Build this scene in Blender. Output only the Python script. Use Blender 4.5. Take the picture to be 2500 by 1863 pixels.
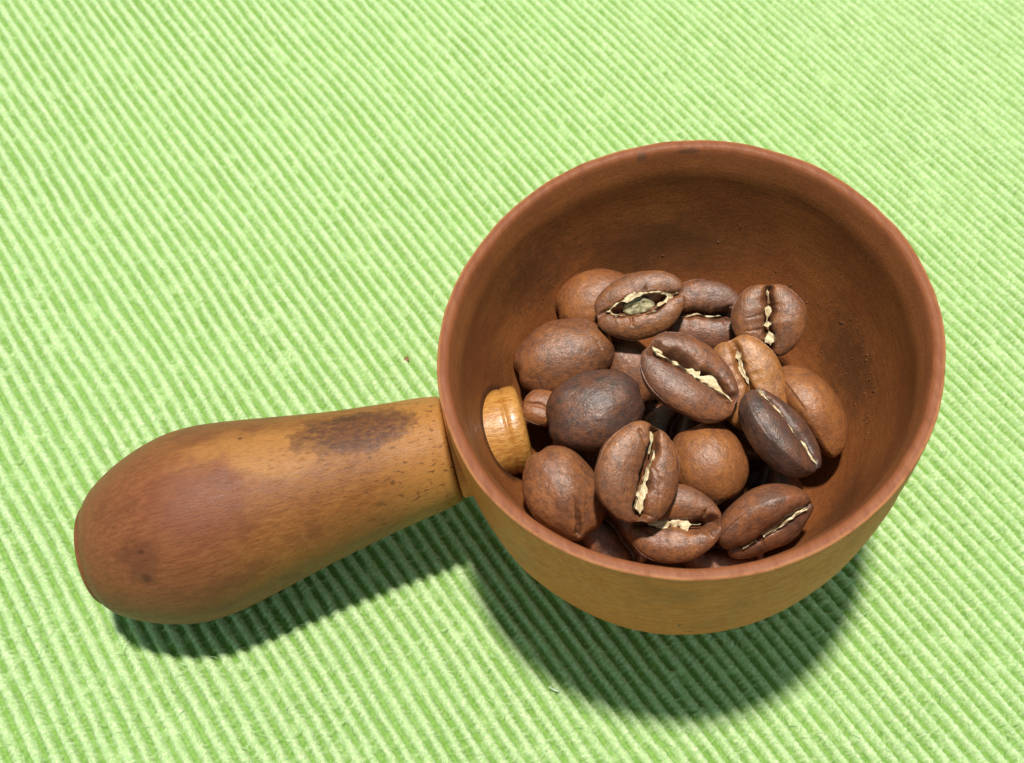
import bpy, math, random
import numpy as np
from mathutils import Matrix, Vector

for o in list(bpy.data.objects):
    bpy.data.objects.remove(o)
C = bpy.context.scene.collection
scn = bpy.context.scene
MM = 0.001

# ------------------------------------------------------------------ camera
CR = ((0.9989124, 0.0233496, 0.0403595), (0.0, -0.8655788, 0.5007727), (0.0466271, -0.5002281, -0.8646374))
CAM = Vector((-22.84, -60.32, 132.52)) * MM
cd = bpy.data.cameras.new('camera')
cam = bpy.data.objects.new('camera', cd)
C.objects.link(cam)
m = Matrix.Identity(4)
for r in range(3):
    m[r][0], m[r][1], m[r][2] = CR[r][0], -CR[r][1], -CR[r][2]
    m[r][3] = CAM[r]
cam.matrix_world = m
cd.sensor_fit = 'HORIZONTAL'
cd.sensor_width = 36.0
cd.angle_x = math.radians(52.0)
cd.clip_start = 0.005
cd.clip_end = 20.0
cd.dof.use_dof = True
cd.dof.focus_distance = 0.119
cd.dof.aperture_fstop = 46.0
scn.camera = cam
scn.render.resolution_x, scn.render.resolution_y = 1024, 763

# ------------------------------------------------------------------ room light
w = bpy.data.worlds.new('World')
scn.world = w
w.use_nodes = True
bg = w.node_tree.nodes['Background']
bg.inputs[0].default_value = (0.64, 1.0, 0.97, 1)
bg.inputs[1].default_value = 0.38

def lamp(name, loc, size, watts, col, target=(0, 0, 20)):
    ld = bpy.data.lights.new(name, 'AREA')
    ld.shape = 'DISK'; ld.size = size * MM; ld.energy = watts; ld.color = col
    o = bpy.data.objects.new(name, ld)
    C.objects.link(o)
    o.location = Vector(loc) * MM
    o.rotation_euler = (Vector(target) - Vector(loc)).to_track_quat('-Z', 'Y').to_euler()
    return o
lamp('ceiling_lamp', (-76, 55, 740), 54, 9.3, (1.0, 0.955, 0.87))

scn.view_settings.view_transform = 'Standard'
scn.view_settings.look = 'None'
scn.view_settings.gamma = 1.0
scn.view_settings.use_curve_mapping = False
scn.view_settings.exposure = 0.0

# ------------------------------------------------------------------ helpers
_rng = np.random.default_rng(11)
_LAT = _rng.random((64, 64, 64))
def vnoise(x, y, z):
    """smooth value noise in -1..1, numpy arrays"""
    xi, yi, zi = np.floor(x).astype(int), np.floor(y).astype(int), np.floor(z).astype(int)
    fx, fy, fz = x - xi, y - yi, z - zi
    fx, fy, fz = [t * t * (3 - 2 * t) for t in (fx, fy, fz)]
    g = lambda a, b, c: _LAT[(xi + a) & 63, (yi + b) & 63, (zi + c) & 63]
    def lx(b, c): return g(0, b, c) * (1 - fx) + g(1, b, c) * fx
    a = lx(0, 0) * (1 - fy) + lx(1, 0) * fy
    b = lx(0, 1) * (1 - fy) + lx(1, 1) * fy
    return (a * (1 - fz) + b * fz) * 2 - 1

def mesh_obj(name, verts, faces, mat, parent=None, smooth=True):
    me = bpy.data.meshes.new(name)
    v = np.asarray(verts, dtype=np.float32) * MM
    me.vertices.add(len(v)); me.vertices.foreach_set('co', v.ravel())
    if isinstance(faces, np.ndarray):
        k = faces.shape[1]; flat = faces.astype(np.int32).ravel()
        starts = np.arange(len(faces), dtype=np.int32) * k
    else:
        flat = np.array([i for f in faces for i in f], dtype=np.int32)
        starts = np.cumsum([0] + [len(f) for f in faces[:-1]]).astype(np.int32)
    me.loops.add(len(flat)); me.loops.foreach_set('vertex_index', flat)
    me.polygons.add(len(starts)); me.polygons.foreach_set('loop_start', starts)
    me.update(calc_edges=True); me.validate()
    if smooth:
        me.polygons.foreach_set('use_smooth', np.ones(len(me.polygons), dtype=bool))
    me.materials.append(mat)
    o = bpy.data.objects.new(name, me)
    C.objects.link(o)
    if parent: o.parent = parent
    return o

def tag(o, label=None, cat=None, group=None, kind=None):
    if label: o['label'] = label
    if cat: o['category'] = cat
    if group: o['group'] = group
    if kind: o['kind'] = kind
    return o

class NT:
    """small node-graph helper"""
    def __init__(s, name):
        s.mat = bpy.data.materials.new(name); s.mat.use_nodes = True
        s.t = s.mat.node_tree; s.b = s.t.nodes['Principled BSDF']
        tc = s.t.nodes.new('ShaderNodeTexCoord')
        mp = s.t.nodes.new('ShaderNodeMapping')
        mp.inputs['Scale'].default_value = (1000, 1000, 1000)
        s.t.links.new(tc.outputs['Object'], mp.inputs['Vector'])
        s.p = mp.outputs[0]                                   # object coordinates in millimetres
    def set(s, sock, v):
        if isinstance(v, bpy.types.NodeSocket): s.t.links.new(v, sock)
        elif v is not None:
            if isinstance(v, (tuple, list)) and len(v) == 3 and sock.type == 'RGBA': v = (*v, 1)
            sock.default_value = v
    def map(s, scale=(1, 1, 1), loc=(0, 0, 0), rot=(0, 0, 0), vec=None):
        n = s.t.nodes.new('ShaderNodeMapping')
        s.set(n.inputs['Vector'], vec or s.p)
        n.inputs['Scale'].default_value = scale; n.inputs['Location'].default_value = loc
        n.inputs['Rotation'].default_value = rot
        return n.outputs[0]
    def noise(s, vec=None, scale=1.0, detail=3.0, rough=0.55, dist=0.0):
        n = s.t.nodes.new('ShaderNodeTexNoise')
        s.set(n.inputs['Vector'], vec or s.p)
        n.inputs['Scale'].default_value = scale; n.inputs['Detail'].default_value = detail
        n.inputs['Roughness'].default_value = rough; n.inputs['Distortion'].default_value = dist
        return n.outputs[0]
    def math(s, op, a, b=None, c=None, clamp=False):
        n = s.t.nodes.new('ShaderNodeMath'); n.operation = op; n.use_clamp = clamp
        for i, v in enumerate((a, b, c)):
            if v is not None: s.set(n.inputs[i], v)
        return n.outputs[0]
    def rng(s, v, a, b, lo=0.0, hi=1.0):
        n = s.t.nodes.new('ShaderNodeMapRange'); n.interpolation_type = 'SMOOTHSTEP'
        s.set(n.inputs['Value'], v)
        for k, x in (('From Min', a), ('From Max', b), ('To Min', lo), ('To Max', hi)): n.inputs[k].default_value = x
        return n.outputs[0]
    def mix(s, f, a, b, mode='MIX'):
        n = s.t.nodes.new('ShaderNodeMix'); n.data_type = 'RGBA'; n.blend_type = mode
        s.set(n.inputs[0], f); s.set(n.inputs[6], a); s.set(n.inputs[7], b)
        return n.outputs[2]
    def dist(s, centre, radii, wob=None, amp=0.0):
        """elliptical distance (1 on the rim) from a point in mm, with a noisy outline"""
        v = s.map(scale=tuple(1 / r for r in radii), loc=tuple(-c / r for c, r in zip(centre, radii)))
        n = s.t.nodes.new('ShaderNodeVectorMath'); n.operation = 'LENGTH'
        s.set(n.inputs[0], v)
        d = n.outputs['Value']
        if wob is not None: d = s.math('ADD', d, s.math('MULTIPLY', s.math('SUBTRACT', wob, 0.5), amp))
        return d
    def attr(s, name):
        n = s.t.nodes.new('ShaderNodeAttribute'); n.attribute_name = name
        return n.outputs['Fac']
    def bump(s, h, strength, distance_mm, prev=None):
        n = s.t.nodes.new('ShaderNodeBump')
        n.inputs['Strength'].default_value = strength
        n.inputs['Distance'].default_value = distance_mm * MM
        s.set(n.inputs['Height'], h)
        if prev is not None: s.set(n.inputs['Normal'], prev)
        return n.outputs[0]
    def out(s, color=None, rough=None, normal=None, **kw):
        s.set(s.b.inputs['Base Color'], color); s.set(s.b.inputs['Roughness'], rough)
        if normal is not None: s.set(s.b.inputs['Normal'], normal)
        for k, v in kw.items(): s.set(s.b.inputs[k.replace('_', ' ')], v)
        return s.mat

# ------------------------------------------------------------------ materials
def cloth_material():
    t = NT('green_ribbed_cotton')
    big = t.noise(scale=0.05, detail=2)
    yarn = t.noise(t.map(scale=(0.35, 1.6, 1)), scale=1.0, detail=3, rough=0.6)
    fine = t.noise(t.map(scale=(2.4, 1.9, 1), rot=(0, 0, 0.35)), scale=1.15, detail=5, rough=0.72)
    hair = t.noise(t.map(scale=(6.0, 2.0, 3), rot=(0, 0, 0.4)), scale=1.0, detail=3, rough=0.65)
    height_tone = t.attr('height_tone')                                     # paler on the raised ribs and rungs, deeper green down in the grooves
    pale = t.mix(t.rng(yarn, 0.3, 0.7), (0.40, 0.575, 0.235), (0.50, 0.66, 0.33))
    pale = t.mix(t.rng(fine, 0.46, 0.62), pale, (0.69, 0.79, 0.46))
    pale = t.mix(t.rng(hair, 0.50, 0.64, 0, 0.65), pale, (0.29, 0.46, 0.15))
    groove_green = t.mix(t.rng(fine, 0.35, 0.65), (0.155, 0.300, 0.045), (0.235, 0.400, 0.088))
    col = t.mix(height_tone, groove_green, pale)
    col = t.mix(t.rng(big, 0.35, 0.7, 0, 0.25), col, t.mix(0.5, col, (0.40, 0.62, 0.22)))
    n = t.bump(fine, 1.0, 0.26)
    n = t.bump(hair, 0.6, 0.12, n)
    return t.out(col, 0.9, n, Sheen_Weight=0.15, Sheen_Roughness=0.5, Specular_IOR_Level=0.15)

def handle_material():
    t = NT('worn_tan_wood')
    grain = t.noise(t.map(scale=(0.10, 1.0, 1.0)), scale=2.6, detail=5, rough=0.65)
    fib = t.noise(t.map(scale=(0.35, 3.0, 3.0)), scale=2.2, detail=4, rough=0.7)
    blot = t.noise(t.map(scale=(0.6, 1.0, 1.0), loc=(3.1, 0, 7)), scale=0.13, detail=3, rough=0.5)
    blot2 = t.noise(t.map(scale=(0.7, 1, 1), loc=(11, 5, 2)), scale=0.28, detail=3, rough=0.6)
    col = t.mix(t.rng(grain, 0.30, 0.70), (0.195, 0.0656, 0.01558), (0.2656, 0.1008, 0.0247))
    # redder, handled end and paler neck
    sx = t.t.nodes.new('ShaderNodeSeparateXYZ'); t.t.links.new(t.p, sx.inputs[0])
    x = sx.outputs['X']
    endmask = t.rng(t.math('ADD', x, t.math('MULTIPLY', t.math('SUBTRACT', blot, 0.5), 34.0)), -62, -42, 1, 0)
    col = t.mix(t.math('MULTIPLY', endmask, 0.8), col, t.mix(t.rng(grain, 0.3, 0.7), (0.1477, 0.0432, 0.01786), (0.2158, 0.0688, 0.02888)))
    col = t.mix(t.rng(blot2, 0.50, 0.66, 0, 0.55), col, (0.1315, 0.04128, 0.01573))
    col = t.mix(t.rng(t.math('ADD', x, t.math('MULTIPLY', t.math('SUBTRACT', blot2, 0.5), 10)), -39, -29, 0, 0.90), col, (0.3569, 0.152, 0.03648))
    pale = t.dist((-48.5, 3.5, -9.0), (10, 4.4, 4.5), blot2, 1.6)
    col = t.mix(t.rng(pale, 0.3, 1.15, 0.75, 0), col, (0.3652, 0.16, 0.04408))
    # brown oval stain on top, with a darker streak
    d = t.dist((-38.0, 4.2, -10.8), (7.6, 3.2, 3.4), t.noise(scale=0.55, detail=4), 1.1)
    mot = t.rng(t.noise(t.map(scale=(0.6, 1.4, 1.4)), scale=1.7, detail=4, rough=0.7), 0.30, 0.60, 0.42, 1.0)
    col = t.mix(t.math('MULTIPLY', t.rng(d, 0.75, 1.05, 0.92, 0), mot), col, (0.07636, 0.0288, 0.01672))
    ring = t.math('MULTIPLY', t.rng(d, 0.80, 0.95), t.rng(d, 0.97, 1.1, 1, 0))
    col = t.mix(t.math('MULTIPLY', ring, 0.35), col, (0.06574, 0.02304, 0.009789))
    d2 = t.dist((-38.6, 6.2, -10.9), (3.0, 0.7, 1.5), t.noise(scale=1.1, detail=3), 1.0)
    col = t.mix(t.rng(d2, 0.4, 1.0, 0.75, 0), col, (0.0493, 0.0168, 0.007691))
    d3 = t.dist((-56.0, -1.5, -8.5), (7.5, 5.5, 5), t.noise(scale=0.35, detail=4), 1.3)
    col = t.mix(t.rng(d3, 0.55, 1.1, 0.55, 0), col, (0.1618, 0.04608, 0.0228))
    d4 = t.dist((-64.0, -5.6, -11.0), (3.2, 3.6, 3), t.noise(scale=0.6, detail=3), 1.0)
    col = t.mix(t.rng(d4, 0.4, 1.1, 0.5, 0), col, (0.08765, 0.02784, 0.01328))
    # pits
    for c, r in (((-63.7, -7.1, -12.7), 0.62), ((-63.4, -4.9, -10.6), 0.42), ((-35.0, -2.5, -12.9), 0.4), ((-51, 5.8, -9.3), 0.25)):
        dd = t.dist(c, (r * 1.3, r, r), t.noise(scale=2.0, detail=2), 0.8)
        col = t.mix(t.rng(dd, 0.5, 1.2, 0.7, 0), col, (0.0493, 0.0168, 0.007691))
    # dark flecks, denser toward the neck
    fl = t.noise(t.map(scale=(0.75, 1.6, 1.6), loc=(5, 1, 3)), scale=1.25, detail=3, rough=0.6)
    flm = t.math('MULTIPLY', t.rng(fl, 0.585, 0.66), t.rng(x, -56, -34, 0.15, 0.85))
    col = t.mix(flm, col, (0.1287, 0.048, 0.01328))
    streak = t.rng(fib, 0.46, 0.72, 0, 0.50)
    col = t.mix(streak, col, t.mix(0.72, col, (0.05478, 0.01728, 0.005594)))
    fl2 = t.noise(t.map(scale=(0.30, 2.2, 2.2), loc=(9, 2, 4)), scale=3.4, detail=2, rough=0.6)
    col = t.mix(t.rng(fl2, 0.60, 0.72, 0, 0.45), col, t.mix(0.7, col, (0.04382, 0.0144, 0.004894)))
    n = t.bump(fib, 0.5, 0.12)
    n = t.bump(fl, 0.20, 0.12, n)
    rough = t.rng(t.math('ADD', grain, t.math('MULTIPLY', fl, 0.5)), 0.5, 1.0, 0.36, 0.58)
    return t.out(col, rough, n, Specular_IOR_Level=0.24)

def bowl_material():
    t = NT('coffee_stained_turned_wood')
    inner = t.attr('inside')
    lip = t.attr('lip')
    grain = t.noise(t.map(scale=(1.0, 0.22, 0.5)), scale=1.3, detail=5, rough=0.65)
    fine = t.noise(t.map(scale=(1, 1, 2.0)), scale=3.2, detail=4, rough=0.7)
    blot = t.noise(scale=0.11, detail=3, rough=0.55)
    grit = t.noise(scale=1.9, detail=4, rough=0.7)
    ring = t.noise(t.map(scale=(0.12, 0.12, 2.2)), scale=1.5, detail=4, rough=0.65)
    lng = t.noise(t.map(scale=(0.16, 1.0, 1.3), rot=(0, 0.25, 0)), scale=1.8, detail=5, rough=0.7)
    outc = t.mix(t.rng(lng, 0.35, 0.65), (0.470, 0.122, 0.024), (0.610, 0.182, 0.040))
    outc = t.mix(t.rng(blot, 0.52, 0.66, 0, 0.4), outc, (0.32, 0.088, 0.020))
    outc = t.mix(t.rng(ring, 0.52, 0.70, 0, 0.40), outc, (0.31, 0.076, 0.018))
    inc = t.mix(t.rng(blot, 0.35, 0.68), (0.285, 0.096, 0.025), (0.240, 0.074, 0.022))
    inc = t.mix(t.rng(grit, 0.46, 0.70, 0, 0.38), inc, (0.120, 0.040, 0.014))
    pore = t.noise(t.map(scale=(1, 1, 1.2)), scale=5.0, detail=3, rough=0.7)
    inc = t.mix(t.rng(pore, 0.50, 0.66, 0, 0.55), inc, (0.105, 0.036, 0.013))
    inc = t.mix(t.rng(pore, 0.46, 0.32, 0, 0.30), inc, (0.40, 0.150, 0.050))
    inc = t.mix(t.rng(ring, 0.46, 0.66, 0, 0.50), inc, (0.15, 0.048, 0.016))
    inc = t.mix(t.rng(lng, 0.52, 0.72, 0, 0.30), inc, (0.36, 0.135, 0.040))
    lipc = t.mix(t.rng(grain, 0.35, 0.7), (0.225, 0.072, 0.028), (0.175, 0.052, 0.020))
    col = t.mix(inner, outc, inc)
    col = t.mix(lip, col, lipc)
    edge = t.math('MULTIPLY', t.attr('edge'), t.rng(t.noise(scale=0.28, detail=4, rough=0.7), 0.25, 0.55))
    col = t.mix(t.math('MULTIPLY', edge, 0.65), col, (0.46, 0.190, 0.075))
    col = t.mix(t.rng(fine, 0.52, 0.75, 0, 0.34), col, (0.14, 0.055, 0.025))
    # dark coffee residue where beans rub, on the far wall
    for c, r, sc, am, k in (((3, 21.0, -14.5), (15, 9, 6.5), 0.40, 1.3, 0.72), ((-12, 18.0, -9.0), (8, 7, 5.5), 0.9, 2.2, 0.60), ((21, 1.0, -17.5), (6, 9, 6), 0.7, 1.6, 0.72),
                            ((13, -17, -17), (9, 7, 4.5), 0.8, 1.7, 0.55), ((-21, 8, -15), (6, 7, 5), 0.8, 1.8, 0.45)):
        d = t.dist(c, r, t.noise(scale=sc, detail=6, rough=0.72), am)
        col = t.mix(t.math('MULTIPLY', t.rng(d, 0.15, 1.25, k, 0), inner), col, (0.070, 0.029, 0.012))
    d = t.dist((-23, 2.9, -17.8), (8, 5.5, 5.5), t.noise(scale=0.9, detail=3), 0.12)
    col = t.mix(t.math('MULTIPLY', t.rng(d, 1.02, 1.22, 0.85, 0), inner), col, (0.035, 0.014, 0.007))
    # old nick on the back rim, scratch mark low on the front
    for c, r in (((2.4, 25.6, -0.6), (0.8, 0.9, 0.7)), ((-6.6, -24.7, -19.2), (0.9, 2, 0.28)), ((-6.3, -24.9, -18.9), (0.35, 2, 0.5)),
                 ((7.9, 25.0, -0.5), (1.8, 1.2, 0.4)), ((-7.9, -25.5, -15.0), (0.2, 2, 1.1))):
        dd = t.dist(c, r, t.noise(scale=1.6, detail=2), 0.7)
        col = t.mix(t.rng(dd, 0.5, 1.1, 0.72, 0), col, (0.085, 0.04, 0.022))
    n = t.bump(t.math('ADD', fine, grit), 0.28, 0.10)
    n = t.bump(pore, 0.35, 0.10, n)
    return t.out(col, t.rng(grain, 0.3, 0.8, 0.46, 0.64), n, Specular_IOR_Level=0.22)

def peg_material():
    t = NT('lacquered_orange_wood')
    g = t.noise(t.map(scale=(0.25, 1, 1)), scale=2.8, detail=4, rough=0.65)
    b = t.noise(scale=0.8, detail=3)
    col = t.mix(t.rng(g, 0.32, 0.68), (0.34, 0.135, 0.024), (0.50, 0.240, 0.060))
    col = t.mix(t.rng(b, 0.55, 0.7, 0, 0.5), col, (0.30, 0.095, 0.012))
    col = t.mix(t.rng(t.noise(t.map(scale=(0.2, 1.6, 1.6)), scale=3.2, detail=3), 0.55, 0.70, 0, 0.6), col, (0.22, 0.070, 0.010))
    n = t.bump(t.math('ADD', b, g), 0.5, 0.18)
    return t.out(col, 0.36, n, Coat_Weight=0.35, Coat_Roughness=0.16)

_bm = {}
def bean_material(key, a, b, c, rough=0.40, mott=0.5):
    """a main tone, b darker patches, c warm orange rubbed areas"""
    if key in _bm: return _bm[key]
    t = NT('roasted_bean_' + key)
    oi = t.t.nodes.new('ShaderNodeObjectInfo')
    off = t.t.nodes.new('ShaderNodeVectorMath'); off.operation = 'ADD'
    t.t.links.new(t.p, off.inputs[0])
    sc = t.math('MULTIPLY', oi.outputs['Random'], 90.0)
    t.t.links.new(sc, off.inputs[1])
    p = off.outputs[0]
    big = t.noise(p, scale=0.26, detail=3, rough=0.55)
    med = t.noise(p, scale=1.1, detail=4, rough=0.65)
    wr = t.noise(t.map(scale=(0.7, 1.3, 1.0), vec=p), scale=2.2, detail=5, rough=0.65, dist=0.4)
    sp = t.noise(p, scale=3.6, detail=3, rough=0.7)
    col = t.mix(t.rng(big, 0.38, 0.64), a, c)
    col = t.mix(t.rng(med, 0.36, 0.78, 0, mott + 0.30), col, b)
    col = t.mix(t.rng(wr, 0.52, 0.72, 0, 0.35), col, tuple(min(1, x * 1.35) for x in c))
    col = t.mix(t.rng(sp, 0.45, 0.80, 0, 0.50), col, tuple(x * 0.45 for x in b))
    n = t.bump(wr, 0.38, 0.26)
    n = t.bump(sp, 0.55, 0.11, n)
    _bm[key] = t.out(col, t.rng(med, 0.3, 0.75, rough - 0.09, rough + 0.09), n, Specular_IOR_Level=0.62, Coat_Weight=0.0)
    return _bm[key]

def skin_material():
    t = NT('cream_silverskin')
    g = t.noise(t.map(scale=(0.6, 2, 1)), scale=2.2, detail=4, rough=0.7)
    col = t.mix(t.rng(g, 0.35, 0.68), (0.40, 0.27, 0.13), (0.80, 0.68, 0.46))
    return t.out(col, 0.75, t.bump(g, 0.5, 0.15), Specular_IOR_Level=0.3)

def core_material():
    t = NT('grey_green_bean_core')
    g = t.noise(scale=1.3, detail=4, rough=0.7)
    col = t.mix(t.rng(g, 0.35, 0.65), (0.13, 0.10, 0.045), (0.42, 0.37, 0.22))
    return t.out(col, 0.5, t.bump(g, 0.6, 0.3))

# ------------------------------------------------------------------ the cloth
def build_cloth():
    per = 1.82
    th = math.radians(-54.8)
    d = np.array((math.cos(th), math.sin(th))); n = np.array((-math.sin(th), math.cos(th)))
    a = np.concatenate([np.arange(-230, -142, 2.5), np.arange(-142, -70, 0.42), np.arange(-70, 64, 0.22), np.arange(64, 190, 2.5)])
    c = np.concatenate([np.arange(-180, -90, 0.6), np.arange(-90, 130, 0.28), np.arange(130, 205, 0.6)])
    A, Cc = np.meshgrid(a, c, indexing='ij')
    z0 = np.zeros_like(A)
    # ribs wander a little and vary in width
    ph = Cc + 0.42 * vnoise(A / 17, Cc / 9, z0 + 3.3) + 0.12 * vnoise(A / 3.4, Cc / 1.3, z0 + 8.1) + 0.9 * vnoise(A / 60, Cc / 55, z0 + 1.7)
    k = np.floor(ph / per)
    f = ph / per - k                                   # 0..1 across a rib
    u = np.abs(f - 0.5) * 2                            # 0 crest, 1 groove
    bead = 0.5 + 0.5 * np.cos(2 * np.pi * (A + 0.30 * f) / 0.72 + 3.2 * vnoise(A / 2.6, k * 1.9, z0 + 3.9))
    bead = bead * (0.55 + 0.45 * vnoise(A / 1.3, k * 2.7, z0 + 12.1))
    wd = 0.59 + 0.09 * vnoise(A / 5.0, k * 4.1, z0 + 7.7) + 0.19 * bead
    rib = np.sqrt(np.clip(1 - (u / wd) ** 2.4, 0, 1))
    # wrapped yarn bumps on the crest, rungs of yarn crossing the grooves
    jit = vnoise(k * 1.7, z0 + 0.5, A / 9) * 0.5
    wrap = vnoise((A + 0.35 * (ph - per * k)) / 0.36 + jit, k * 3.1, z0 + 2.2 + 0.5 * f)
    rung = vnoise(A / 0.52 + 40, np.round(ph / per) * 5.3, z0 + 6.2)
    rough = vnoise(A / 0.34, Cc / 0.40, z0 + 9.4)
    h = -0.98 + 0.90 * rib
    h += (0.08 * wrap + 0.17 * bead) * (0.25 + 0.75 * rib)
    rg = np.clip((rung - 0.22) / 0.40, 0, 1) * np.clip((0.75 - rib) / 0.4, 0, 1)
    slub = np.clip((vnoise(A / 2.1, np.round(ph / per) * 3.7, z0 + 15.3) - 0.45) / 0.3, 0, 1) * np.clip((0.75 - rib) / 0.4, 0, 1)
    rg = np.clip(rg + 1.3 * slub, 0, 1.6)
    h += 0.26 * rg + 0.08 * rough
    h += 0.10 * vnoise(A / 3.0, k * 2.3, z0 + 4.4) * rib
    h += 0.18 * vnoise(A / 45, Cc / 38, z0 + 5.0)
    h -= 0.10
    X = A * d[0] + Cc * n[0]; Y = A * d[1] + Cc * n[1]
    V = np.stack([A, Cc, h], -1).reshape(-1, 3)
    na, nc = A.shape
    i = np.arange(na * nc).reshape(na, nc)
    F = np.stack([i[:-1, :-1], i[1:, :-1], i[1:, 1:], i[:-1, 1:]], -1).reshape(-1, 4)
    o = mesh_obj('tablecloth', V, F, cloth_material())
    o.rotation_euler = (0, 0, th)
    at = o.data.attributes.new('height_tone', 'FLOAT', 'POINT')
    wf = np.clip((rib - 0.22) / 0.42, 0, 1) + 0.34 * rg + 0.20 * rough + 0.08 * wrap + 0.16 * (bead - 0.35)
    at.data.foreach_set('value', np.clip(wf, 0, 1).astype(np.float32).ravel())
    tag(o, kind='structure')
    return o
build_cloth()

# ------------------------------------------------------------------ the scoop
SL = Matrix(((0.9672521, -0.2081835, -0.1451998), (0.2111273, 0.9774458, 0.0049945), (0.1408851, -0.0354866, 0.9893897)))
SPOS = Vector((0, 0, 39.38)) * MM
scoop = bpy.data.objects.new('coffee_scoop', None)
C.objects.link(scoop)
scoop.empty_display_size = 0.02
scoop.matrix_world = Matrix.Translation(SPOS) @ SL.to_4x4()
tag(scoop, 'small turned wooden coffee scoop with stubby tan handle lying on green ribbed cloth', 'scoop')

def smooth_curve(pts, n):
    """Catmull-Rom through 2-D points"""
    P = np.asarray(pts, float); P = np.vstack([2 * P[0] - P[1], P, 2 * P[-1] - P[-2]])
    out = []
    for i in range(1, len(P) - 2):
        for t in np.linspace(0, 1, n, endpoint=False):
            p0, p1, p2, p3 = P[i - 1:i + 3]
            out.append(0.5 * ((2 * p1) + (-p0 + p2) * t + (2 * p0 - 5 * p1 + 4 * p2 - p3) * t * t + (-p0 + 3 * p1 - 3 * p2 + p3) * t ** 3))
    out.append(P[-2])
    return np.array(out)

def lathe_faces(nr, nt):
    i = np.arange(nr)[:-1, None] * nt; j = np.arange(nt)[None, :]; j2 = (j + 1) % nt
    return np.stack([i + j, i + j2, i + nt + j2, i + nt + j], -1).reshape(-1, 4)

def outer_r(q): return 27.0 * (1 - np.minimum(q, 0.9995) ** 3.18) ** (1 / 3.18)
def inner_r(q): return 24.9 * (1 - np.minimum(q, 0.9995) ** 2.25) ** (1 / 2.25)

def build_bowl():
    prof = []                                             # (r, z, inside, lip)
    for q in 1 - np.linspace(0, 1, 34) ** 2 * 0.985:
        prof.append((float(outer_r(q)), -38.9 * q, 0, 0))
    for q in (0.010, 0.006):
        prof.append((float(outer_r(q)), -38.9 * q, 0, 0.4))
    for r, z in ((26.96, -0.10), (26.86, -0.01), (26.6, 0.02), (26.2, 0.01), (25.90, -0.06)):
        prof.append((r, z, 0.0, 1.0))
    for r, z, ip in ((25.68, -0.40, .75), (25.50, -0.9, .45), (25.30, -1.6, .28), (25.08, -2.4, .15), (24.86, -3.2, .05)):
        prof.append((r, z, 1.0, ip))
    for q in np.concatenate([np.linspace(0.13, 0.7, 22), 1 - np.linspace(0.52, 0, 22)[1:] ** 2]):
        prof.append((float(inner_r(q)), -32.5 * q, 1.0, 0.0))
    prof = np.array(prof)
    nt = 192
    th = np.linspace(0, 2 * np.pi, nt, endpoint=False)
    R = prof[:, 0][:, None]; Z = prof[:, 1][:, None]
    wob = 1 - 0.004 * np.cos(2 * th) + 0.025 * np.sin(2 * th) - 0.003 * np.cos(3 * th)
    fade = np.clip((prof[:, 1] + 38.9) / 18, 0, 1)[:, None]
    Wb = 1 + (wob[None, :] - 1) * fade
    X = R * Wb * np.cos(th); Y = R * Wb * np.sin(th); ZZ = Z + 0 * X
    nz = vnoise(X / 6, Y / 6, ZZ / 4) * 0.10 + vnoise(X / 1.6, Y / 1.6, ZZ / 0.9) * 0.03
    S = 1 + nz / np.maximum(np.hypot(X, Y), 4)
    rimw = prof[:, 3][:, None] * (0.07 * vnoise(X / 3.0, Y / 3.0, ZZ * 0) + 0.05 * vnoise(X / 0.8, Y / 0.8, ZZ * 0)) - 0.30 * prof[:, 3][:, None] * np.exp(-((X - 2.4) ** 2 + (Y - 26) ** 2) / 0.5)
    V = np.stack([X * S, Y * S, ZZ + rimw + 0.02 * vnoise(X / 1.3, Y / 1.3, ZZ)], -1).reshape(-1, 3)
    F = [tuple(f) for f in lathe_faces(len(prof), nt)]
    F.append(tuple(range(nt - 1, -1, -1)))
    k = (len(prof) - 1) * nt
    F.append(tuple(range(k, k + nt)))
    o = mesh_obj('bowl', V, F, bowl_material(), scoop)
    prof = np.hstack([prof, ((prof[:, 0] > 26.6) & (prof[:, 1] > -0.3)).astype(float)[:, None]])
    for nm, col in (('inside', 2), ('lip', 3), ('edge', 4)):
        at = o.data.attributes.new(nm, 'FLOAT', 'POINT')
        at.data.foreach_set('value', np.repeat(prof[:, col], nt).astype(np.float32))
    o['label'] = 'coffee stained cup with reddish brown rim'
build_bowl()

def axis_pt(s): return 2.90 - 0.041 * (s - 24), -17.91 - 0.043 * (s - 24)
def lathe_x(name, prof, mat, nt=128, noise=0.06):
    prof = np.asarray(prof, float)
    th = np.linspace(0, 2 * np.pi, nt, endpoint=False)
    s = prof[:, 0][:, None]; r = prof[:, 1][:, None]
    cy, cz = axis_pt(s)
    X = -s + 0 * th; Y = cy + r * np.cos(th); Z = cz + r * np.sin(th)
    nzz = noise * vnoise(X / 7, Y / 4, Z / 4) * np.clip(r / 3, 0, 1)
    Y += nzz * np.cos(th); Z += nzz * np.sin(th)
    V = np.stack([X, Y, Z], -1).reshape(-1, 3)
    F = [tuple(f) for f in lathe_faces(len(prof), nt)]
    F.append(tuple(range(nt - 1, -1, -1)))
    k = (len(prof) - 1) * nt
    F.append(tuple(range(k, k + nt)))
    return mesh_obj(name, V, F, mat, scoop)

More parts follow.
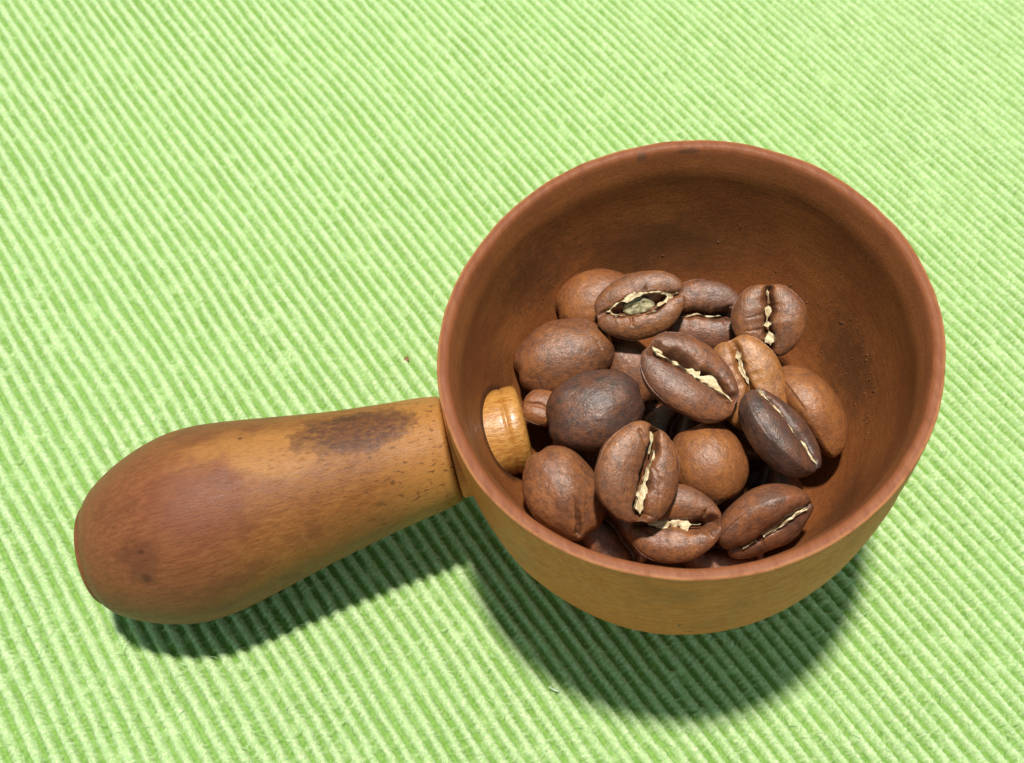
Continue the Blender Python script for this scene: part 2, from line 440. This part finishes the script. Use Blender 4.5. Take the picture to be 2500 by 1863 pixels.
hp = smooth_curve([(28.3, 6.62), (29.2, 6.80), (30.4, 7.04), (36, 7.76), (42, 8.71), (48, 9.85), (54, 11.05), (58, 11.62), (61.5, 11.55),
                   (65, 10.75), (68, 9.6), (70.5, 8.2), (71.6, 7.25)], 6)
tip = [(72.0, 6.72), (72.25, 6.36), (72.40, 6.28), (72.55, 6.26), (72.72, 6.12), (72.86, 5.86), (72.96, 5.5), (73.00, 5.1), (73.05, 4.6), (73.22, 3.4), (73.34, 2.0), (73.42, 0.5)]
h = lathe_x('handle', np.vstack([[(27.75, 4.0), (27.78, 5.9), (27.84, 6.22), (28.0, 6.46)], hp, tip]), handle_material())
h['label'] = 'bulbous tan handle with a brown oval stain'
cl = lathe_x('collar', [(24.6, 5.6), (26.0, 6.55), (26.5, 6.36), (27.1, 6.30), (27.62, 6.30), (27.70, 6.1), (27.72, 3.0)], bowl_material(), 128, 0.05)
cl['label'] = 'low collar joining the handle to the cup'
pg = lathe_x('peg', [(27.5, 4.9), (24.0, 5.2), (22.4, 5.34), (21.2, 5.40), (20.72, 5.36), (20.60, 5.22), (20.48, 5.36), (19.9, 5.40), (19.1, 5.30),
                     (18.70, 5.05), (18.5, 4.65), (18.40, 3.8), (18.34, 2.0), (18.3, 0.4)], peg_material(), 96, 0.10)
pg['label'] = 'glossy orange wooden peg end poking into the bowl'

# ------------------------------------------------------------------ the beans
def grid_disk(N):
    g = np.linspace(-1, 1, N + 1)
    U, V = np.meshgrid(g, g, indexing='ij')
    r = np.maximum(np.abs(U), np.abs(V))
    with np.errstate(divide='ignore', invalid='ignore'):
        phi = np.where(np.abs(U) >= np.abs(V), np.where(U >= 0, 0, np.pi) + (np.pi / 4) * np.where(U == 0, 0, V / np.where(U == 0, 1, U)),
                       np.where(V >= 0, np.pi / 2, 3 * np.pi / 2) - (np.pi / 4) * (U / np.where(V == 0, 1, V)))
    return r, phi, U, V

def seg_dist(x, y, pts):
    dmin = np.full(x.shape, 99.0); along = np.zeros(x.shape)
    for k, ((ax, ay), (bx, by)) in enumerate(zip(pts[:-1], pts[1:])):
        ex, ey = bx - ax, by - ay; l2 = ex * ex + ey * ey
        t = np.clip(((x - ax) * ex + (y - ay) * ey) / l2, 0, 1)
        dd = np.hypot(x - ax - t * ex, y - ay - t * ey)
        along = np.where(dd < dmin, (k + t) / (len(pts) - 1), along); dmin = np.minimum(dmin, dd)
    return dmin, along

class Bean:
    def __init__(s, L, W, T, seed, amp=0.05, off=0.0, slit=0.42, depth=1.1, shoulder=0.20, cav=None):
        s.L, s.W, s.T, s.seed = L, W, T, seed
        s.amp, s.off, s.slit, s.depth, s.shoulder, s.cav = amp, off, slit, depth, shoulder, cav
        s.sg = 1 if seed % 2 else -1
    def crease(s, x):
        q = x / (s.L / 2)
        return s.W * (s.off + s.sg * s.amp * np.sin(2.4 * q + 0.4) + 0.012 * np.sin(9 * q + s.seed))
    def face_base(s, x, y):
        rr = np.clip(np.sqrt((2 * x / s.L) ** 2 + (2 * y / s.W) ** 2), 0, 1)
        z = 0.32 * s.T * np.clip(1 - rr ** 2.6, 0, 1) ** 0.62
        dy = np.abs(y - s.crease(x))
        q = np.clip(np.abs(2 * x / s.L), 0, 1)
        return z - s.shoulder * s.T * np.exp(-(dy / (0.17 * s.W)) ** 1.25) * (1 - 0.55 * q ** 3) * (1 - rr ** 6)
    def mesh(s, N=88, cracks=(), dome_cracks=(), lump=0.16):
        r, phi, U, V = grid_disk(N)
        rr = np.sin(r * np.pi / 2); hh = np.cos(r * np.pi / 2)
        x = s.L / 2 * rr * np.cos(phi); y = s.W / 2 * rr * np.sin(phi) * (1 - 0.05 * np.cos(phi))
        zt = s.face_base(x, y)
        dy = y - s.crease(x)
        q = np.clip(np.abs(2 * x / s.L), 0, 1)
        wv = s.slit * (1 + 0.35 * vnoise(x * 1.3, 0 * x + s.seed, 0 * x))
        puck = vnoise(x * 2.1 + s.seed, np.sign(dy) * 3.0 + 0.5, 0 * x + 4.0) + 0.6 * vnoise(x * 4.5 + s.seed, np.sign(dy) * 3.0 + 0.5, 0 * x + 9.0)
        zt = zt + 0.13 * puck * np.exp(-np.abs(dy) / (0.16 * s.W)) * (1 - rr ** 4)
        zt = zt - 1.45 * s.depth * np.exp(-(np.abs(dy) / wv) ** 3.0) * np.clip((1 - q ** 5), 0, 1) * (rr < 0.985)
        if s.cav:
            cx, ax_, ay_, dp = s.cav
            e = np.sqrt(((x - cx) / ax_) ** 2 + (dy / ay_) ** 2) + 0.16 * vnoise(x * 1.5, y * 1.5, 0 * x + s.seed)
            t = np.clip((1.12 - e) / 0.28, 0, 1)
            zt = zt - dp * t * t * (3 - 2 * t) * (0.75 + 0.25 * vnoise(x * 1.8, y * 1.8, 0 * x + 3))
        for pts, wd, dp in cracks:
            dd, al = seg_dist(x + 0.10 * vnoise(x * 2.5, y * 2.5, 0 * x + 1), y + 0.10 * vnoise(x * 2.5, y * 2.5, 0 * x + 5), pts)
            wl = wd * (1.15 - 0.95 * al)
            zt = zt - dp * np.exp(-(dd / wl) ** 2) * np.clip(1.2 - al, 0, 1)
        zb = -0.68 * s.T * hh ** 0.92
        for pts, wd, dp in dome_cracks:
            dd, al = seg_dist(x + 0.10 * vnoise(x * 2.5, y * 2.5, 0 * x + 1), y + 0.10 * vnoise(x * 2.5, y * 2.5, 0 * x + 5), pts)
            wl = wd * (1.15 - 0.95 * al)
            zb = zb + dp * np.exp(-(dd / wl) ** 2) * np.clip(1.2 - al, 0, 1)
        notch = 1 - 0.07 * np.exp(-(dy / (0.10 * s.W)) ** 2) * rr ** 4
        x = x * notch
        g1, g2, g3 = [float(vnoise(np.array([s.seed * 1.37 + o]), np.array([0.5]), np.array([0.5]))[0]) for o in (0.2, 11.3, 23.7)]
        bend = 0.010 * g1 * x * x; y = y * (1 + 0.016 * g2 * x) + 0.006 * g3 * x * x
        zt = zt + bend * (rr < 0.9999); zb = zb + bend
        n1 = N + 1
        top = np.stack([x, y, zt], -1).reshape(-1, 3)
        bot = np.stack([x, y, zb], -1).reshape(-1, 3)
        edge = (r > 0.9999).ravel()
        eb = bend.ravel(); zb_ = np.where(edge, eb, bot[:, 2]); zt_ = np.where(edge, eb, top[:, 2])
        top[:, 2] = zt_; bot[:, 2] = zb_
        Vv = np.concatenate([top, bot])
        sd = s.seed * 3.7
        # lumps and long shrivelled wrinkles
        P = Vv
        a1 = vnoise(P[:, 0] / 3.6 + sd, P[:, 1] / 3.0, P[:, 2] / 3.0 + sd)
        a2 = vnoise(P[:, 0] / 1.5 + sd, P[:, 1] / 0.62, P[:, 2] / 0.62)
        a3 = vnoise(P[:, 0] / 0.7, P[:, 1] / 0.45 + sd, P[:, 2] / 0.45)
        cn = P / np.array([s.L / 2, s.W / 2, s.T * 0.6]) ** 2
        cn /= np.maximum(np.linalg.norm(cn, axis=1), 1e-6)[:, None]
        Vv = P + cn * (1.9 * lump * a1 + 0.036 * a2 + 0.022 * a3)[:, None]
        i = np.arange(n1 * n1).reshape(n1, n1)
        bi = np.where(edge.reshape(n1, n1), i, i + n1 * n1)
        Ft = np.stack([i[:-1, :-1], i[1:, :-1], i[1:, 1:], i[:-1, 1:]], -1).reshape(-1, 4)
        Fb = np.stack([bi[:-1, :-1], bi[:-1, 1:], bi[1:, 1:], bi[1:, :-1]], -1).reshape(-1, 4)
        F = np.concatenate([Ft, Fb])
        used = np.unique(F); rem = -np.ones(len(Vv), int); rem[used] = np.arange(len(used))
        return Vv[used], rem[F]
    def skin(s, x0, x1, w, side=0.0, drop=0.25, seed=0, edge=None, rag=0.5):
        """ragged ribbon of silverskin following the crease"""
        n, mcs = 70, 7
        u = np.linspace(0, 1, n)
        x = x0 + (x1 - x0) * u
        y0 = s.crease(x) + side + (edge(x) if edge else 0)
        y0 = y0 + 0.13 * vnoise(x * 1.1, 0 * x + seed, 0 * x + 1) + 0.035 * vnoise(x * 4, 0 * x + seed, 0 * x)
        hw = 0.46 * w * (0.75 + rag * vnoise(x * 2.2, 0 * x + seed, 0 * x + 4)) * np.clip(np.minimum(u, 1 - u) * 7, 0.12, 1)
        hw = np.maximum(hw * np.clip(0.25 + 1.3 * (0.5 + 0.9 * vnoise(x * 0.9, 0 * x + seed + 7, 0 * x + 8)), 0.10, 1.25), 0.035)
        c = np.linspace(-1, 1, mcs)
        X = x[:, None] + 0.10 * vnoise(x[:, None] * 4 + c, c * 3 + seed, 0 * c + 0 * x[:, None])
        jag = 1 + 0.40 * vnoise(x[:, None] * 2.2, c + seed * 1.3, 0 * c + 0 * x[:, None])
        Y = y0[:, None] + hw[:, None] * c * jag
        zs = s.face_base(x, s.crease(x) + (edge(x) if edge else 0)) - drop - (0.0 if edge else 0.14)
        Z = zs[:, None] + 0.05 * (1 - c ** 2) + 0.22 * c * vnoise(x[:, None] * 0.8 + 3, 0 * c + seed, 0 * c + 6.0) + 0.10 * vnoise(x[:, None] * 2.0, c * 1.2 + seed, 0 * c + 2.0 + 0 * x[:, None])
        top = np.stack([X, Y, Z], -1).reshape(-1, 3); bot = top - np.array((0, 0, 0.35))
        i = np.arange(n * mcs).reshape(n, mcs); b = i + n * mcs
        q = lambda g, fl: np.stack([g[:-1, :-1], g[1:, :-1], g[1:, 1:], g[:-1, 1:]][::fl], -1).reshape(-1, 4)
        sd = [np.stack([i[:-1, 0], b[:-1, 0], b[1:, 0], i[1:, 0]][::-1], -1), np.stack([i[:-1, -1], b[:-1, -1], b[1:, -1], i[1:, -1]], -1),
              np.stack([i[0, :-1], b[0, :-1], b[0, 1:], i[0, 1:]], -1), np.stack([i[-1, :-1], b[-1, :-1], b[-1, 1:], i[-1, 1:]][::-1], -1)]
        return np.concatenate([top, bot]), np.concatenate([q(i, 1), q(b, -1)] + sd)

T_MID = ('mid', (0.195, 0.074, 0.033), (0.062, 0.026, 0.016), (0.270, 0.100, 0.036))
T_DARK = ('dark', (0.092, 0.045, 0.034), (0.038, 0.022, 0.019), (0.150, 0.058, 0.030))
T_WARM = ('warm', (0.240, 0.084, 0.028), (0.120, 0.042, 0.017), (0.310, 0.114, 0.034))
T_PALE = ('pale', (0.310, 0.118, 0.032), (0.165, 0.058, 0.020), (0.390, 0.160, 0.046))
T_PLUM = ('plum', (0.150, 0.060, 0.033), (0.052, 0.024, 0.018), (0.235, 0.084, 0.034))

GRP = 'roasted coffee beans in the wooden scoop'
SKIN = skin_material(); CORE = core_material()

POSE = {
 'A': ((-5.92, 17.81, -16.51), (0.973, 0.104, 0.208), (0.176, 0.255, -0.951), (10.5, 8.2, 5.6)),
 'B': ((-1.39, 12.3, -11.29), (0.984, -0.019, 0.176), (-0.167, -0.422, 0.891), (11.4, 8.0, 5.6)),
 'C': ((6.27, 11.13, -14.91), (0.921, -0.389, -0.008), (-0.192, -0.474, 0.859), (10.4, 9.2, 5.6)),
 'D': ((12.81, 6.54, -12.08), (-0.13, -0.832, -0.539), (-0.235, -0.502, 0.832), (9.0, 8.8, 5.4)),
 'E': ((0.96, -0.24, -9.08), (0.611, -0.742, -0.275), (0.152, -0.231, 0.961), (12.6, 8.7, 5.6)),
 'F': ((-11.7, 10.7, -16.45), (0.994, 0.03, 0.107), (0.097, 0.24, -0.966), (13.2, 9.2, 6)),
 'G': ((-10.16, 0.63, -13.55), (0.989, 0.057, 0.136), (0.122, 0.202, -0.972), (12.0, 9.6, 6)),
 'H': ((7.79, -1.27, -12.66), (0.173, -0.892, -0.418), (-0.245, -0.45, 0.859), (12.2, 8.6, 5.2)),
 'I': ((13.71, -4.79, -16.14), (0.313, -0.893, -0.323), (-0.927, -0.213, -0.309), (12.4, 9.2, 6.2)),
 'J': ((9.09, -8.73, -10.49), (0.397, -0.872, -0.287), (0.689, 0.076, 0.721), (11.6, 8.0, 5.8)),
 'K': ((0.93, -8.25, -15.96), (0.244, -0.904, -0.351), (-0.021, 0.357, -0.934), (9.8, 9.0, 6.4)),
 'L': ((-8.08, -10.57, -8.63), (-0.348, -0.836, -0.424), (0.183, -0.504, 0.844), (11.3, 9.2, 5.8)),
 'M': ((-16.3, -7.77, -15.53), (0.367, -0.855, -0.366), (-0.259, 0.284, -0.923), (11.6, 8.8, 6.2)),
 'N': ((-5.13, -14.66, -14.86), (0.977, -0.204, 0.068), (-0.148, -0.408, 0.901), (10.6, 8.6, 5.6)),
 'O': ((4.89, -16.9, -16.24), (0.937, 0.19, 0.293), (0.108, -0.956, 0.273), (11.6, 8.6, 6.0)),
 'P': ((-15.7, 4.5, -17.2), (0.93, -0.338, -0.142), (0.084, -0.181, 0.98), (5.6, 4.6, 3.6)),
 'Q': ((-3.85, 8.36, -20.02), (0.113, -0.87, -0.48), (0.261, 0.492, -0.831), (9.5, 7, 5)),
 'S': ((5.85, -2.37, -18.88), (0.578, -0.78, -0.238), (-0.289, -0.469, 0.835), (10, 7.5, 5)),
 'T': ((8.29, 8.59, -21.34), (0.936, 0.141, 0.321), (-0.145, -0.677, 0.722), (9.5, 7.2, 5)),
}
UNDER = [
 ((0.13, -16.48, -21.84), (0.82, -0.57, -0.047), (-0.208, -0.373, 0.904)),
 ((-11.23, -11.69, -20.41), (0.284, -0.9, -0.331), (-0.047, -0.358, 0.933)),
 ((8.34, -6.28, -24.6), (0.892, -0.451, 0.031), (-0.258, -0.451, 0.855)),
 ((-2.53, -3.11, -18.72), (-0.681, -0.609, -0.406), (-0.046, -0.518, 0.854)),
 ((-10.5, 5.02, -23.5), (-0.658, 0.585, 0.474), (0.736, 0.37, 0.566)),
 ((-5.13, -6.89, -26.33), (-0.343, 0.923, -0.175), (0.744, 0.381, 0.549)),
 ((11.52, 1.94, -26.68), (-0.975, 0.172, -0.143), (-0.186, -0.978, 0.092)),
 ((-0.32, -2.47, -24.42), (-0.576, -0.713, 0.399), (-0.216, 0.604, 0.767)),
 ((2.4, 5.01, -24.58), (-0.614, 0.745, 0.262), (-0.723, -0.664, 0.192)),
 ((-12.75, -1.83, -20.72), (-0.175, 0.31, 0.934), (0.872, -0.392, 0.294)),
 ((-4.67, 10.75, -25.7), (-0.865, 0.055, -0.499), (-0.064, 0.974, 0.218)),
 ((7.79, -12.74, -21.96), (-0.25, -0.844, -0.474), (-0.946, 0.107, 0.307)),
 ((-3.97, 4.31, -28.04), (-0.857, 0.348, -0.381), (-0.512, -0.664, 0.545)),
 ((3.63, 10.4, -27.65), (-0.995, -0.101, -0.015), (0.052, -0.633, 0.773)),
 ((12.63, -0.71, -21.1), (-0.868, 0.472, 0.153), (-0.073, -0.427, 0.901)),
 ((2.47, -9.33, -24.0), (-0.201, 0.1, -0.974), (-0.914, -0.378, 0.15)),
]

def place(o, c, x, z):
    X = Vector(x).normalized(); Z = Vector(z); Z = (Z - X * Z.dot(X)).normalized(); Y = Z.cross(X)
    R = Matrix((X, Y, Z)).transposed()
    o.matrix_world = Matrix.Translation(SPOS + SL @ (Vector(c) * MM)) @ (SL @ R).to_4x4()

def bean(key, label, tone, seed, skins=(), cracks=(), dome_cracks=(), core=False, rough=0.42, mott=0.5, lump=0.16, edges=(), **kw):
    c, x, z, (L, W, T) = POSE[key]
    b = Bean(L, W, T, seed, **kw)
    V, F = b.mesh(cracks=cracks, dome_cracks=dome_cracks, lump=lump)
    root = bpy.data.objects.new('coffee_bean', None)
    root.empty_display_size = 0.004
    C.objects.link(root)
    place(root, c, x, z)
    tag(root, label, 'coffee bean', GRP)
    mesh_obj('bean_body', V, F, bean_material(*tone, rough=rough, mott=mott), root)
    for k, sk in enumerate(skins):
        mesh_obj('silverskin', *b.skin(seed=seed * 2.3 + k, **sk), SKIN, root)
    for k, e in enumerate(edges):
        mesh_obj('silverskin', *b.skin(seed=seed * 3.1 + k, **e), SKIN, root)
    if core:
        cx, ax_, ay_, dp = b.cav
        n = 34
        r, phi, U, V2 = grid_disk(n)
        xx = cx - 0.25 + ax_ * 0.62 * r * np.cos(phi); yy = ay_ * 0.78 * r * np.sin(phi) + b.crease(xx)
        zz = b.face_base(xx, b.crease(xx)) - dp * 0.52 + 0.62 * np.sqrt(np.clip(1 - r * r, 0, 1)) + 0.35 * vnoise(xx * 1.7, yy * 1.7, 0 * xx + 2) - 0.35 * np.exp(-(np.abs(yy - b.crease(xx) - 0.1) / 0.22) ** 2)
        i = np.arange((n + 1) ** 2).reshape(n + 1, n + 1)
        top = np.stack([xx, yy, zz], -1).reshape(-1, 3)
        bot = top.copy(); bot[:, 2] -= 0.5
        Fq = np.stack([i[:-1, :-1], i[1:, :-1], i[1:, 1:], i[:-1, 1:]], -1).reshape(-1, 4)
        ring = np.concatenate([i[:, 0], i[-1, 1:], i[-2::-1, -1], i[0, -2:0:-1]]); r2 = np.roll(ring, -1); k = (n + 1) ** 2
        side = np.stack([ring, ring + k, r2 + k, r2], -1)
        o = mesh_obj('core', np.concatenate([top, bot]), np.concatenate([Fq, Fq[:, ::-1] + k, side]), CORE, root)
        o['label'] = 'grey green inside of the split bean'
    return root

bean('A', 'warm brown bean, rounded back up, half behind the split hollow bean', T_WARM, 1, lump=0.10)
ed = lambda sgn: (lambda x: sgn * 1.25 * np.sqrt(np.clip(1 - ((x + 0.1) / 3.6) ** 2, 0, 1)))
bean('B', 'split bean with torn cream skin around a grey green hollow', T_MID, 2, cav=(-0.1, 3.2, 1.35, 1.5), core=True, slit=0.35, depth=0.6, amp=0.03,
     edges=(dict(x0=-4.3, x1=1.2, w=0.75, drop=0.10, edge=ed(1)), dict(x0=0.6, x1=4.7, w=0.55, drop=0.12, edge=ed(1)), dict(x0=1.6, x1=4.6, w=0.95, drop=0.18, edge=ed(-0.55)),
            dict(x0=-4.2, x1=-2.2, w=0.5, drop=0.16, edge=ed(-0.9)), dict(x0=-1.0, x1=1.7, w=0.30, drop=0.30, edge=ed(-1.1))),
     cracks=(((( -1.5, -1.3), (-1.7, -2.4)), 0.16, 0.6), (((1.0, 1.4), (1.4, 2.6)), 0.12, 0.4)))
bean('C', 'brown bean with dark open crease and a thin cream thread, behind the central bean', T_PLUM, 3, slit=0.50, depth=1.5, amp=0.02,
     skins=(dict(x0=-2.9, x1=2.2, w=0.34, side=-0.28, drop=0.20),), cracks=((((2.0, 0.2), (3.5, 1.5)), 0.42, 1.2), (((0.6, 0.2), (0.7, 1.3)), 0.20, 0.8), (((2.2, -0.2), (3.3, -1.4)), 0.16, 0.5)))
bean('D', 'squat bean against the back wall with a straight cream seam between two lobes', T_MID, 4, slit=0.46, depth=1.3, amp=0.025, shoulder=0.24,
     skins=(dict(x0=-3.6, x1=-1.9, w=0.42, drop=0.16), dict(x0=-1.7, x1=0.9, w=0.7, side=-0.08, drop=0.10), dict(x0=0.2, x1=3.1, w=1.15, side=0.05, drop=0.08)),
     cracks=((((2.7, -0.2), (2.3, -2.6)), 0.22, 0.8), (((-1.7, 0.2), (-1.8, 1.6)), 0.14, 0.5), (((3.2, 0.0), (4.0, 0.1)), 0.2, 0.6), (((-0.6, -0.6), (-0.4, -3.2)), 0.16, 0.22), (((1.0, -0.6), (1.2, -3.4)), 0.16, 0.22)), mott=0.6)
bean('E', 'long dark bean on top of the heap with a broad cream seam', T_PLUM, 5, slit=0.62, depth=1.6, amp=0.06, shoulder=0.24, off=0.05,
     skins=(dict(x0=-4.9, x1=1.2, w=1.0, side=-0.14, drop=0.10, rag=0.45), dict(x0=0.4, x1=5.3, w=1.25, side=-0.12, drop=0.08, rag=0.5), dict(x0=-5.6, x1=-4.2, w=0.35, side=0.2, drop=0.2)), cracks=((((4.2, 1.4), (3.0, 2.6)), 0.12, 0.4),))
bean('F', 'big smooth brown bean, rounded back up, beside the peg', T_MID, 6, lump=0.13, dome_cracks=((((4.6, 1.2), (4.2, -0.4)), 0.14, 0.35), (((5.2, 2.2), (4.9, 0.6)), 0.12, 0.25)))
bean('G', 'dark grey brown bean, rounded back up, next to the peg', T_DARK, 7, lump=0.20, mott=0.7)
bean('H', 'pale tan bean with cream seam wedged under the dark glossy bean', T_PALE, 8, slit=0.40, depth=0.7, amp=0.03, shoulder=0.12, mott=0.7,
     skins=(dict(x0=-4.4, x1=-0.2, w=0.62, drop=0.10, rag=0.35),), cracks=((((0.5, 0.2), (1.6, -1.4)), 0.12, 0.3),))
bean('I', 'warm brown bean lying on its side against the inner wall', T_WARM, 9, slit=0.45, depth=1.2, lump=0.13, skins=(dict(x0=3.4, x1=5.2, w=0.5, drop=0.0),))
bean('J', 'glossy dark bean tipped on edge with a thin cream seam', T_DARK, 10, slit=0.42, depth=0.9, amp=0.03, rough=0.34, mott=0.35,
     skins=(dict(x0=-5.0, x1=-1.2, w=0.72, drop=-0.22), dict(x0=-1.4, x1=2.2, w=0.50, drop=-0.12, side=0.1), dict(x0=2.0, x1=5.0, w=0.62, drop=-0.2)))
bean('K', 'smooth round warm brown bean standing on end amid the heap', T_WARM, 11, lump=0.10)
bean('L', 'brown bean near the front rim with crumbling cream skin along its dark seam', T_MID, 12, slit=0.60, depth=1.6, amp=0.05, shoulder=0.22, off=0.09,
     skins=(dict(x0=-4.6, x1=-2.2, w=0.45, side=-0.25, drop=0.18), dict(x0=-2.6, x1=1.2, w=0.40, side=0.32, drop=0.28), dict(x0=0.6, x1=4.3, w=1.0, side=0.20, drop=0.12, rag=0.8)),
     cracks=((((4.2, 0.2), (4.6, 1.9)), 0.22, 0.8), (((-4.5, -0.6), (0.5, 2.2), (3.4, 2.2)), 0.20, 0.35)))
bean('M', 'brown bean, rounded back up with a dark crack, against the front left wall', T_MID, 13, lump=0.20, dome_cracks=((((4.6, 1.5), (1.2, 0.4)), 0.30, 1.5),))
bean('N', 'broken faced bean at the front rim with a thick cream seam across it', T_MID, 14, slit=0.55, depth=1.2, amp=0.03, shoulder=0.26,
     skins=(dict(x0=-3.2, x1=2.9, w=1.3, side=0.05, drop=0.02, rag=0.7),), cracks=((((2.6, -0.1), (3.9, -1.7)), 0.36, 1.1), (((2.9, 0.3), (3.7, 1.6)), 0.22, 0.7), (((-3.4, -0.3), (-2.2, -1.4)), 0.14, 0.4)), mott=0.65)
bean('O', 'dark bean leaning on the front rim with a fine cream line', T_PLUM, 15, slit=0.36, depth=0.8, amp=0.03,
     skins=(dict(x0=-0.9, x1=4.7, w=0.50, drop=-0.55), dict(x0=-3.6, x1=-1.8, w=0.42, drop=-0.45)), lump=0.18)
bean('P', 'small pale broken bean chip between the peg and the dark bean', T_WARM, 16, lump=0.35, slit=0.2, depth=0.2, shoulder=0.04)
bean('Q', 'buried bean showing in the gap beside the big smooth bean', T_MID, 17)
bean('S', 'buried reddish bean below the pale tan bean', T_WARM, 18)
bean('T', 'buried light brown bean below the dark creased bean', T_WARM, 19)
ub = Bean(10.4, 7.8, 5.4, 21)
uV, uF = ub.mesh(N=40)
umesh = None
for k, (c, x, z) in enumerate(UNDER):
    if umesh is None:
        o = mesh_obj('coffee_bean', uV, uF, bean_material(*T_PLUM)); umesh = o.data
    else:
        o = bpy.data.objects.new('coffee_bean', umesh); C.objects.link(o)
    place(o, c, x, z)
    tag(o, 'brown bean buried in the dark gaps under the top layer of the heap', 'coffee bean', GRP)

# ------------------------------------------------------------------ dust, lint, fuzz
def flat_mat(name, a, b, scale, rough=0.85):
    t = NT(name)
    return t.out(t.mix(t.rng(t.noise(scale=scale, detail=3), 0.35, 0.65), a, b), rough)

def build_dust():
    rg = np.random.default_rng(4)
    V, F = [], []
    oc = np.array([(1, 0, 0), (-1, 0, 0), (0, 1, 0), (0, -1, 0), (0, 0, 1), (0, 0, -1)], float)
    of = np.array([(0, 2, 4), (2, 1, 4), (1, 3, 4), (3, 0, 4), (2, 0, 5), (1, 2, 5), (3, 1, 5), (0, 3, 5)])
    def crumb(p, s):
        V.append(oc * s * rg.uniform(0.6, 1.4, (6, 1)) + p); F.append(of + 6 * (len(V) - 1))
    for _ in range(1000):
        th = rg.normal(math.radians(95), math.radians(55)) if rg.random() < 0.55 else rg.normal(math.radians(5), math.radians(22))
        q = np.clip(rg.normal(0.50, 0.08), 0.2, 0.75)
        wob = 1 - 0.004 * math.cos(2 * th) + 0.025 * math.sin(2 * th) - 0.003 * math.cos(3 * th)
        r = float(inner_r(q)) * (1 + (wob - 1) * np.clip((38.9 - 32.5 * q) / 18, 0, 1))
        crumb(np.array((r * math.cos(th), r * math.sin(th), -32.5 * q)), rg.uniform(0.03, 0.08) if rg.random() < 0.88 else rg.uniform(0.08, 0.16))
    o = mesh_obj('coffee_dust', np.concatenate(V), np.concatenate(F), flat_mat('ground_coffee_crumbs', (0.07, 0.028, 0.012), (0.22, 0.085, 0.030), 2.0), smooth=False)
    o.matrix_world = Matrix.Translation(SPOS) @ SL.to_4x4()
    tag(o, 'fine brown coffee crumbs clinging to the inner wall above the beans', 'coffee dust', kind='stuff')
build_dust()

def fibre(p, ang, ln, wd, lift, curl, n=4):
    """thin bent four-sided thread"""
    t = np.linspace(0, 1, n + 1)
    a = ang + curl * t
    x = np.cumsum(np.r_[0, np.cos(a[:-1])]) * ln / n; y = np.cumsum(np.r_[0, np.sin(a[:-1])]) * ln / n
    z = lift * np.sin(np.pi * t)
    c = np.stack([x, y, z], -1) + p
    nx, ny = -np.sin(a), np.cos(a)
    s = np.stack([nx, ny, 0 * nx], -1) * wd; u = np.array((0, 0, wd))
    v = np.stack([c + s, c + u, c - s, c - u], 1).reshape(-1, 3)
    f = [(i * 4 + j, i * 4 + (j + 1) % 4, i * 4 + 4 + (j + 1) % 4, i * 4 + 4 + j) for i in range(n) for j in range(4)]
    return v, np.array(f)

def build_fuzz():
    rg = np.random.default_rng(8)
    V, F, k = [], [], 0
    for _ in range(7000):
        x, y = rg.uniform(-105, 90), rg.uniform(-45, 70)
        if rg.random() < (y + 45) / 150: continue
        ang = math.radians(35) + rg.normal(0, 0.55)
        v, f = fibre(np.array((x, y, -0.12)), ang, rg.uniform(0.5, 1.5), rg.uniform(0.012, 0.026), rg.uniform(0.03, 0.30), rg.normal(0, 0.9), 3)
        V.append(v); F.append(f + k); k += len(v)
    o = mesh_obj('cloth_fuzz', np.concatenate(V), np.concatenate(F), flat_mat('pale_cotton_fuzz', (0.44, 0.64, 0.28), (0.58, 0.70, 0.42), 0.4))
    tag(o, 'fine pale fuzz fibres standing off the green cloth', 'fuzz', kind='stuff')
build_fuzz()

v, f = fibre(np.array((-12.0, -27.6, 0.10)), math.radians(-38), 1.4, 0.06, 0.06, 0.5, 8)
tag(mesh_obj('lint_fibre', v, f, flat_mat('white_lint', (0.70, 0.74, 0.72), (0.85, 0.86, 0.84), 1.0)), 'tiny white lint fibre on the cloth at the edge of the bowl shadow', 'lint')

cb = Bean(0.9, 0.6, 0.45, 33)
cv, cf = cb.mesh(N=10, lump=0.06)
o = mesh_obj('coffee_crumb', cv, cf, bean_material(*T_MID))
o.location = Vector((-32.2, 20.0, 0.02)) * MM
o.rotation_euler = (0.1, 0.0, 0.5)
tag(o, 'tiny brown coffee crumb on the cloth beyond the handle', 'crumb')
